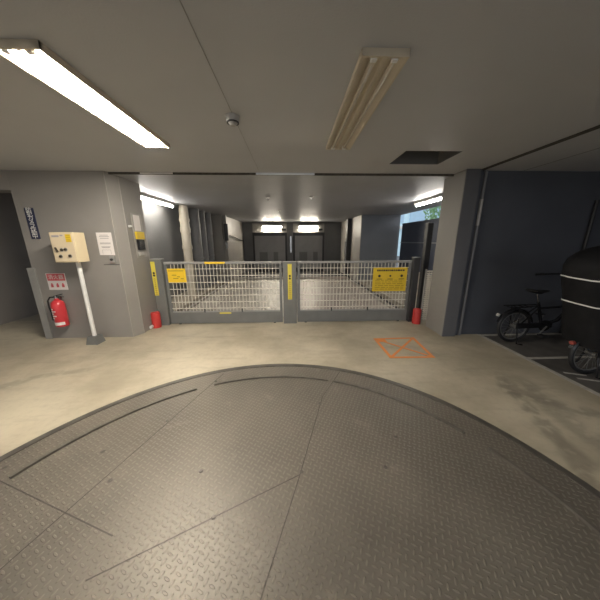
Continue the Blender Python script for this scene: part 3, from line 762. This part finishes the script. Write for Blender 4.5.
# lift columns
t = thing('lift_column', (-2.40, 9.28, -0.12), 'steel lift column with a dark switch box at the left side of the rear bay', 'column', 'lift columns')
MB().box(-2.495, -2.36, 9.22, 9.34, -0.12, 2.40, bev=0.006).build('post', M['bay_panel'], t)
b_ = MB().box(-2.44, -2.30, 9.14, 9.22, 1.50, 2.10, bev=0.01).build('switch_box', M['frame_dark'], t)
MB().box(-2.42, -2.33, 9.125, 9.14, 1.22, 1.44, bev=0.005).build('limit_switch', M['steel'], t)
MB().tube([(-2.36, 9.30, 1.66), (-2.40, 9.8, 1.70), (-2.42, 10.6, 1.66), (-2.42, 11.6, 1.55), (-2.45, 12.6, 1.50)], 0.022).build('cable', M['black'], t, smooth=True)
t = thing('lift_column', (-0.06, 12.4, -0.12), 'grey lift column with a bright steel rail between the two rear doors', 'column', 'lift columns')
MB().box(-0.20, 0.08, 12.5, 12.72, -0.12, 2.0, bev=0.01).build('post', M['bay_wall'], t)
MB().box(-0.06, 0.02, 12.44, 12.5, 0.9, 1.72, bev=0.006).build('rail', M['steel'], t)
t = thing('lift_column', (2.52, 10.78, -0.12), 'dark steel lift column between the pale side panels on the right of the rear bay', 'column', 'lift columns')
MB().box(2.43, 2.60, 10.66, 10.90, -0.12, 2.40, bev=0.008).build('post', M['frame_dark'], t)
MB().box(2.37, 2.43, 10.70, 10.80, -0.12, 1.45, bev=0.006).build('rail', M['steel'], t)

# ---- fence and outside on the right
t = thing('boundary_fence', (4.12, 6.7, 0.50), 'dark navy panel fence on a pale parapet behind the right pillar', 'fence')
MB().box(4.10, 4.13, 3.99, 9.08, 0.50, 2.06).build('panel', M['fence'], t)
MB().box(4.085, 4.10, 3.99, 9.08, 1.40, 1.435).build('rail', M['fence_rail'], t)
MB().box(4.085, 4.145, 3.99, 9.08, 2.06, 2.09).build('cap_rail', M['fence'], t)
for y in (4.1, 5.7, 7.3, 8.8): MB().box(4.13, 4.19, y - 0.03, y + 0.03, 0.50, 2.06).build('fence_post', M['fence'], t)
tx, ty = 6.75, 10.9
t = thing('tree', (tx, ty, -0.05), 'green leafy tree outside, seen over the dark fence', 'tree')
MB().tube([(tx, ty, -0.05), (tx + .05, ty, 1.0), (tx - .03, ty + .05, 2.2), (tx, ty, 3.2)], [0.10, 0.08, 0.06, 0.03]).build('trunk', M['bark'], t, smooth=True)
mb = MB(); random.seed(11)
for i in range(900):
    v = Vector((random.gauss(0, 1), random.gauss(0, 1), random.gauss(0, 1))).normalized() * random.uniform(0.35, 1.0) ** 0.6
    c = Vector((tx, ty, 2.9)) + Vector((v.x * 0.85, v.y * 0.85, v.z * 1.1))
    e = Euler((random.uniform(0, 6), random.uniform(0, 6), random.uniform(0, 6))).to_matrix(); s_ = random.uniform(0.05, 0.11)
    q = [mb.bm.verts.new(c + e @ Vector(p) * s_) for p in ((-1, 0, 0), (0, -.5, .1), (1, 0, 0), (0, .5, .1))]
    mb.bm.faces.new(q)
mb.build('foliage', M['leaf'], t)
t = thing('building', (13.5, 27, -0.05), 'pale blue building far outside beyond the fence', 'building')
MB().box(9, 18, 24, 30, -0.05, 9).build('facade', M['facade'], t)
for k in range(3):
    MB().box(9 - .1, 18, 23.8, 24, 2.55 + k * 2.6, 2.85 + k * 2.6).build('floor_band', M['white'], t)
    for j in range(4): MB().box(9.4 + j * 2.1, 10.9 + j * 2.1, 23.92, 24, 3.3 + k * 2.6 - .15, 4.7 + k * 2.6 - .15).build('window', M['glass'], t)

# ---- right wall fittings
t = thing('conduit', (2.715, 3.545, 0.0), 'slim grey conduit running up the inner corner beside the right pillar', 'conduit')
MB().cyl((2.712, 3.552, 0.0), (2.712, 3.552, 2.43), 0.022, seg=14).build('pipe_run', M['duct'], t, smooth=True)
MB().cyl((2.712, 3.552, 1.70), (2.712, 3.552, 2.06), 0.0235, seg=14).build('sleeve', M['detector'], t, smooth=True)  # off-white band painting the bright highlight on the conduit
tag(MB().cyl((4.42, 3.54, 0), (4.42, 3.54, 2.05), 0.022, seg=12).build('wall_pole', M['black'], smooth=True), 'black upright pole against the dark wall behind the covered bicycle', 'pole')

# ---- bicycles
def wheel(name, c, r, parent, tyre_w=0.022):
    x, y, z = c; n = 40
    circ = lambda rr, yy=0: [(x + rr * cos(2 * pi * k / n), y + yy, z + rr * sin(2 * pi * k / n)) for k in range(n)]
    ty_ = MB().tube(circ(r - tyre_w), tyre_w, 10, closed=True).build(name, M['black'], parent, smooth=True)
    MB().tube(circ(r - 2 * tyre_w - 0.006), 0.010, 8, closed=True).build('rim', M['grey_wheel'], ty_, smooth=True)
    mb = MB()
    for k in range(20):
        a = 2 * pi * k / 20; s_ = 0.018 if k % 2 else -0.018
        mb.cyl((x + 0.018 * cos(a + .5), y + s_, z + 0.018 * sin(a + .5)), (x + (r - 0.05) * cos(a), y, z + (r - 0.05) * sin(a)), 0.0022, seg=5)
    mb.build('spokes', M['grey_wheel'], ty_)
    MB().cyl((x, y - 0.05, z), (x, y + 0.05, z), 0.022).build('hub', M['grey_wheel'], ty_, smooth=True)
    return ty_
def bicycle(rx, y, r, wb, label, frame_m, saddle_z, bar_z, rack, grip_back):
    t = thing('bicycle', (rx + wb / 2, y, 0), label, 'bicycle', 'parked bicycles')
    fx = rx + wb; bbx = rx + 0.42; bbz = 0.27; stx = rx + 0.27
    wheel('rear_wheel', (rx, y, r), r, t); wheel('front_wheel', (fx, y, r), r, t)
    hx, hz = fx - 0.15, 0.74
    mb = MB()
    mb.tube([(bbx, y, bbz), (stx + 0.02, y, 0.62)], 0.019); mb.tube([(bbx, y, bbz), (bbx + 0.22, y, 0.33), (hx + 0.02, y, 0.62)], 0.024)
    mb.tube([(stx + 0.06, y, 0.52), (hx - .02, y, 0.56)], 0.015)
    for s_ in (-1, 1):
        mb.tube([(rx, y + s_ * 0.055, r), (bbx, y + s_ * 0.03, bbz)], 0.011); mb.tube([(rx, y + s_ * 0.055, r), (stx + 0.05, y + s_ * 0.02, 0.55)], 0.009)
        mb.tube([(fx, y + s_ * 0.05, r), (fx - 0.06, y + s_ * 0.045, r * 2 + 0.03), (hx, y, 0.60)], 0.012)
    mb.cyl((hx + 0.02, y, 0.58), (hx - 0.03, y, 0.76), 0.022)
    mb.build('frame', frame_m, t, smooth=True)
    MB().cyl((stx + 0.03, y, 0.60), (stx - 0.03, y, saddle_z - 0.05), 0.013).build('seat_post', M['chrome'], t, smooth=True)
    # saddle
    mb = MB(); rings = []
    for u, hw, dz, th in ((-0.14, 0.05, 0.02, 0.03), (-0.11, 0.095, 0.015, 0.05), (-0.03, 0.095, 0.0, 0.055), (0.05, 0.05, -0.004, 0.045), (0.13, 0.026, -0.002, 0.035), (0.165, 0.012, -0.008, 0.02)):
        rings.append([mb.bm.verts.new((stx - 0.02 + u, y + hw * cos(a), saddle_z + dz - th / 2 + th / 2 * sin(a))) for a in [2 * pi * k / 14 for k in range(14)]])
    for A, B in zip(rings, rings[1:]):
        for k in range(14): mb.bm.faces.new((A[k], A[(k + 1) % 14], B[(k + 1) % 14], B[k]))
    mb.bm.faces.new(rings[0]); mb.bm.faces.new(rings[-1][::-1])
    mb.build('saddle', M['black'], t, smooth=True)
    # bars
    hb = MB(); hb.tube([(hx - 0.03, y, 0.74), (hx - 0.055, y, bar_z - 0.02)], 0.014)
    for s_ in (-1, 1): hb.tube([(hx - 0.055, y, bar_z - 0.02), (hx - 0.04, y + s_ * 0.12, bar_z + 0.0), (hx - 0.12, y + s_ * 0.24, bar_z + 0.01), (hx - grip_back + 0.1, y + s_ * 0.27, bar_z)], 0.011)
    h_ = hb.build('handlebar', M['black_gloss'], t, smooth=True)
    for s_ in (-1, 1): MB().cyl((hx - grip_back + 0.12, y + s_ * 0.268, bar_z), (hx - grip_back, y + s_ * 0.272, bar_z - 0.004), 0.017).build('grip', M['black'], h_, smooth=True)
    # crank, guard, pedals
    MB().cyl((bbx, y - 0.055, bbz), (bbx, y - 0.045, bbz), 0.085, seg=28).build('chainring', M['black_gloss'], t)
    MB().box(rx - 0.03, bbx + 0.09, y - 0.075, y - 0.058, bbz - 0.03, bbz + 0.055, bev=0.008, rot=(0, -0.02, 0)).build('chain_guard', M['black_gloss'], t)
    cr = MB().tube([(bbx - 0.10, y - 0.085, bbz - 0.12), (bbx, y - 0.08, bbz)], 0.009).build('crank', M['grey_wheel'], t)
    MB().box(bbx - 0.14, bbx - 0.06, y - 0.18, y - 0.095, bbz - 0.135, bbz - 0.108, bev=0.004).build('pedal', M['black'], cr)
    cr = MB().tube([(bbx + 0.10, y + 0.085, bbz + 0.12), (bbx, y + 0.06, bbz)], 0.009).build('crank', M['grey_wheel'], t)
    MB().box(bbx + 0.06, bbx + 0.14, y + 0.095, y + 0.18, bbz + 0.108, bbz + 0.135, bev=0.004).build('pedal', M['black'], cr)
    # mudguards
    for cx, a0, a1 in ((rx, 12, 165), (fx, 25, 170)):
        mb = MB(); R_ = r + 0.02; rows = []
        for k in range(19):
            a = radians(a0 + (a1 - a0) * k / 18)
            rows.append([mb.bm.verts.new((cx + rr * cos(a), y + yy, r + rr * sin(a))) for yy, rr in ((-0.034, R_ - 0.014), (-0.02, R_), (0.02, R_), (0.034, R_ - 0.014), (0.018, R_ - 0.005), (-0.018, R_ - 0.005))])
        for A, B in zip(rows, rows[1:]):
            for k in range(6): mb.bm.faces.new((A[k], A[(k + 1) % 6], B[(k + 1) % 6], B[k]))
        mb.bm.faces.new(rows[0]); mb.bm.faces.new(rows[-1][::-1])
        mb.build('mudguard', M['black_gloss'], t, smooth=True)
    mb = MB()
    for s_ in (-1, 1):
        mb.tube([(rx - 0.16, y + s_ * 0.06, 2 * r + 0.05), (rx + 0.05, y + s_ * 0.06, 2 * r + 0.055), (stx + 0.03, y + s_ * 0.03, 2 * r + 0.07)], 0.008)
        mb.tube([(rx, y + s_ * 0.07, r), (rx - 0.03, y + s_ * 0.065, 2 * r + 0.05)], 0.006)
    for a in (-0.15, -0.05, 0.05, 0.14): mb.tube([(rx + a, y - 0.06, 2 * r + 0.053), (rx + a, y + 0.06, 2 * r + 0.053)], 0.006)
    mb.build('rear_rack', M['black_gloss'], t, smooth=True)
    mb = MB().tube([(rx, y - 0.06, r), (rx - 0.02, y - 0.12, 0.02), (rx + 0.06, y - 0.13, 0.008)], 0.009); mb.tube([(rx, y + 0.06, r), (rx - 0.02, y + 0.12, 0.02), (rx + 0.06, y + 0.13, 0.008)], 0.009)
    mb.build('kickstand', M['black_gloss'], t, smooth=True)
    return t
t = bicycle(3.295, 3.25, 0.252, 1.02, 'small wheeled black bicycle parked along the dark wall', M['black_gloss'], 0.80, 0.985, True, 0.42)
MB().box(3.295 - 0.285, 3.295 - 0.262, 3.23, 3.27, 0.41, 0.455, bev=0.004, rot=(0, 0.35, 0)).build('tail_reflector', M['detector'], t)
t = bicycle(3.36, 2.35, 0.255, 1.15, 'black bicycle under a black rain cover at the right edge', M['blue_metal'], 0.84, 1.05, True, 0.30)
MB().cyl((3.36 - 0.27, 2.33, 0.40), (3.36 - 0.30, 2.33, 0.40), 0.022).build('tail_lamp', M['red_lens'], t, smooth=True)

# rain cover
def cover():
    t = thing('rain_cover', (3.2, 2.35, 0.37), 'tall black child seat rain cover with two pale reflective stripes', 'rain cover')
    zs = [0.37, 0.45, 0.58, 0.72, 0.86, 1.0, 1.12, 1.22, 1.30, 1.36, 1.405, 1.43, 1.442]
    def prof(z):
        u = (z - 0.37) / (1.442 - 0.37)
        xl = 3.15 - 0.26 * min(1, u / 0.85); xr = 3.74 - 0.10 * u; hy = 0.245
        if u > 0.70:
            k = (u - 0.70) / 0.30; f = max(0.0, 1 - k ** 2.6) ** 0.5
            cx = (xl + xr) / 2 - 0.03; xl2 = cx - (cx - xl) * f; xr2 = cx + (xr - cx) * f
            xl, xr = xl2, xr2; hy *= f
        return xl, xr, max(hy, 0.02)
    def ringv(mb, z, grow=0.0, n=36):
        xl, xr, hy = prof(z); cx = (xl + xr) / 2; hx = (xr - xl) / 2 + grow; hy += grow; out = []
        for k in range(n):
            a = 2 * pi * k / n; e = 0.62
            px = abs(cos(a)) ** e * (1 if cos(a) >= 0 else -1); py = abs(sin(a)) ** e * (1 if sin(a) >= 0 else -1)
            wr = 1 + 0.015 * sin(7 * a + z * 9) + 0.010 * sin(13 * a - z * 17)
            out.append(mb.bm.verts.new((cx + hx * px * wr, 2.35 + hy * py * wr, z + 0.008 * sin(3 * a))))
        return out
    mb = MB(); R_ = [ringv(mb, z) for z in zs]
    for A, B in zip(R_, R_[1:]):
        for k in range(36): mb.bm.faces.new((A[k], A[(k + 1) % 36], B[(k + 1) % 36], B[k]))
    mb.bm.faces.new(R_[-1])
    mb.build('shell', M['cloth'], t, smooth=True)
    for z in (0.835, 1.105):
        mb = MB(); A, B, C_, D_ = ringv(mb, z, 0.002), ringv(mb, z + 0.013, 0.002), ringv(mb, z + 0.013, 0.005), ringv(mb, z, 0.005)
        for k in range(36):
            j = (k + 1) % 36
            mb.bm.faces.new((D_[k], D_[j], C_[j], C_[k])); mb.bm.faces.new((A[k], D_[k], D_[j], A[j])); mb.bm.faces.new((B[k], B[j], C_[j], C_[k])); mb.bm.faces.new((A[k], A[j], B[j], B[k]))
        mb.build('reflective_stripe', M['white'], t, smooth=True)
cover()

for o in list(bpy.data.objects):
    if '_w' in o: del o['_w']
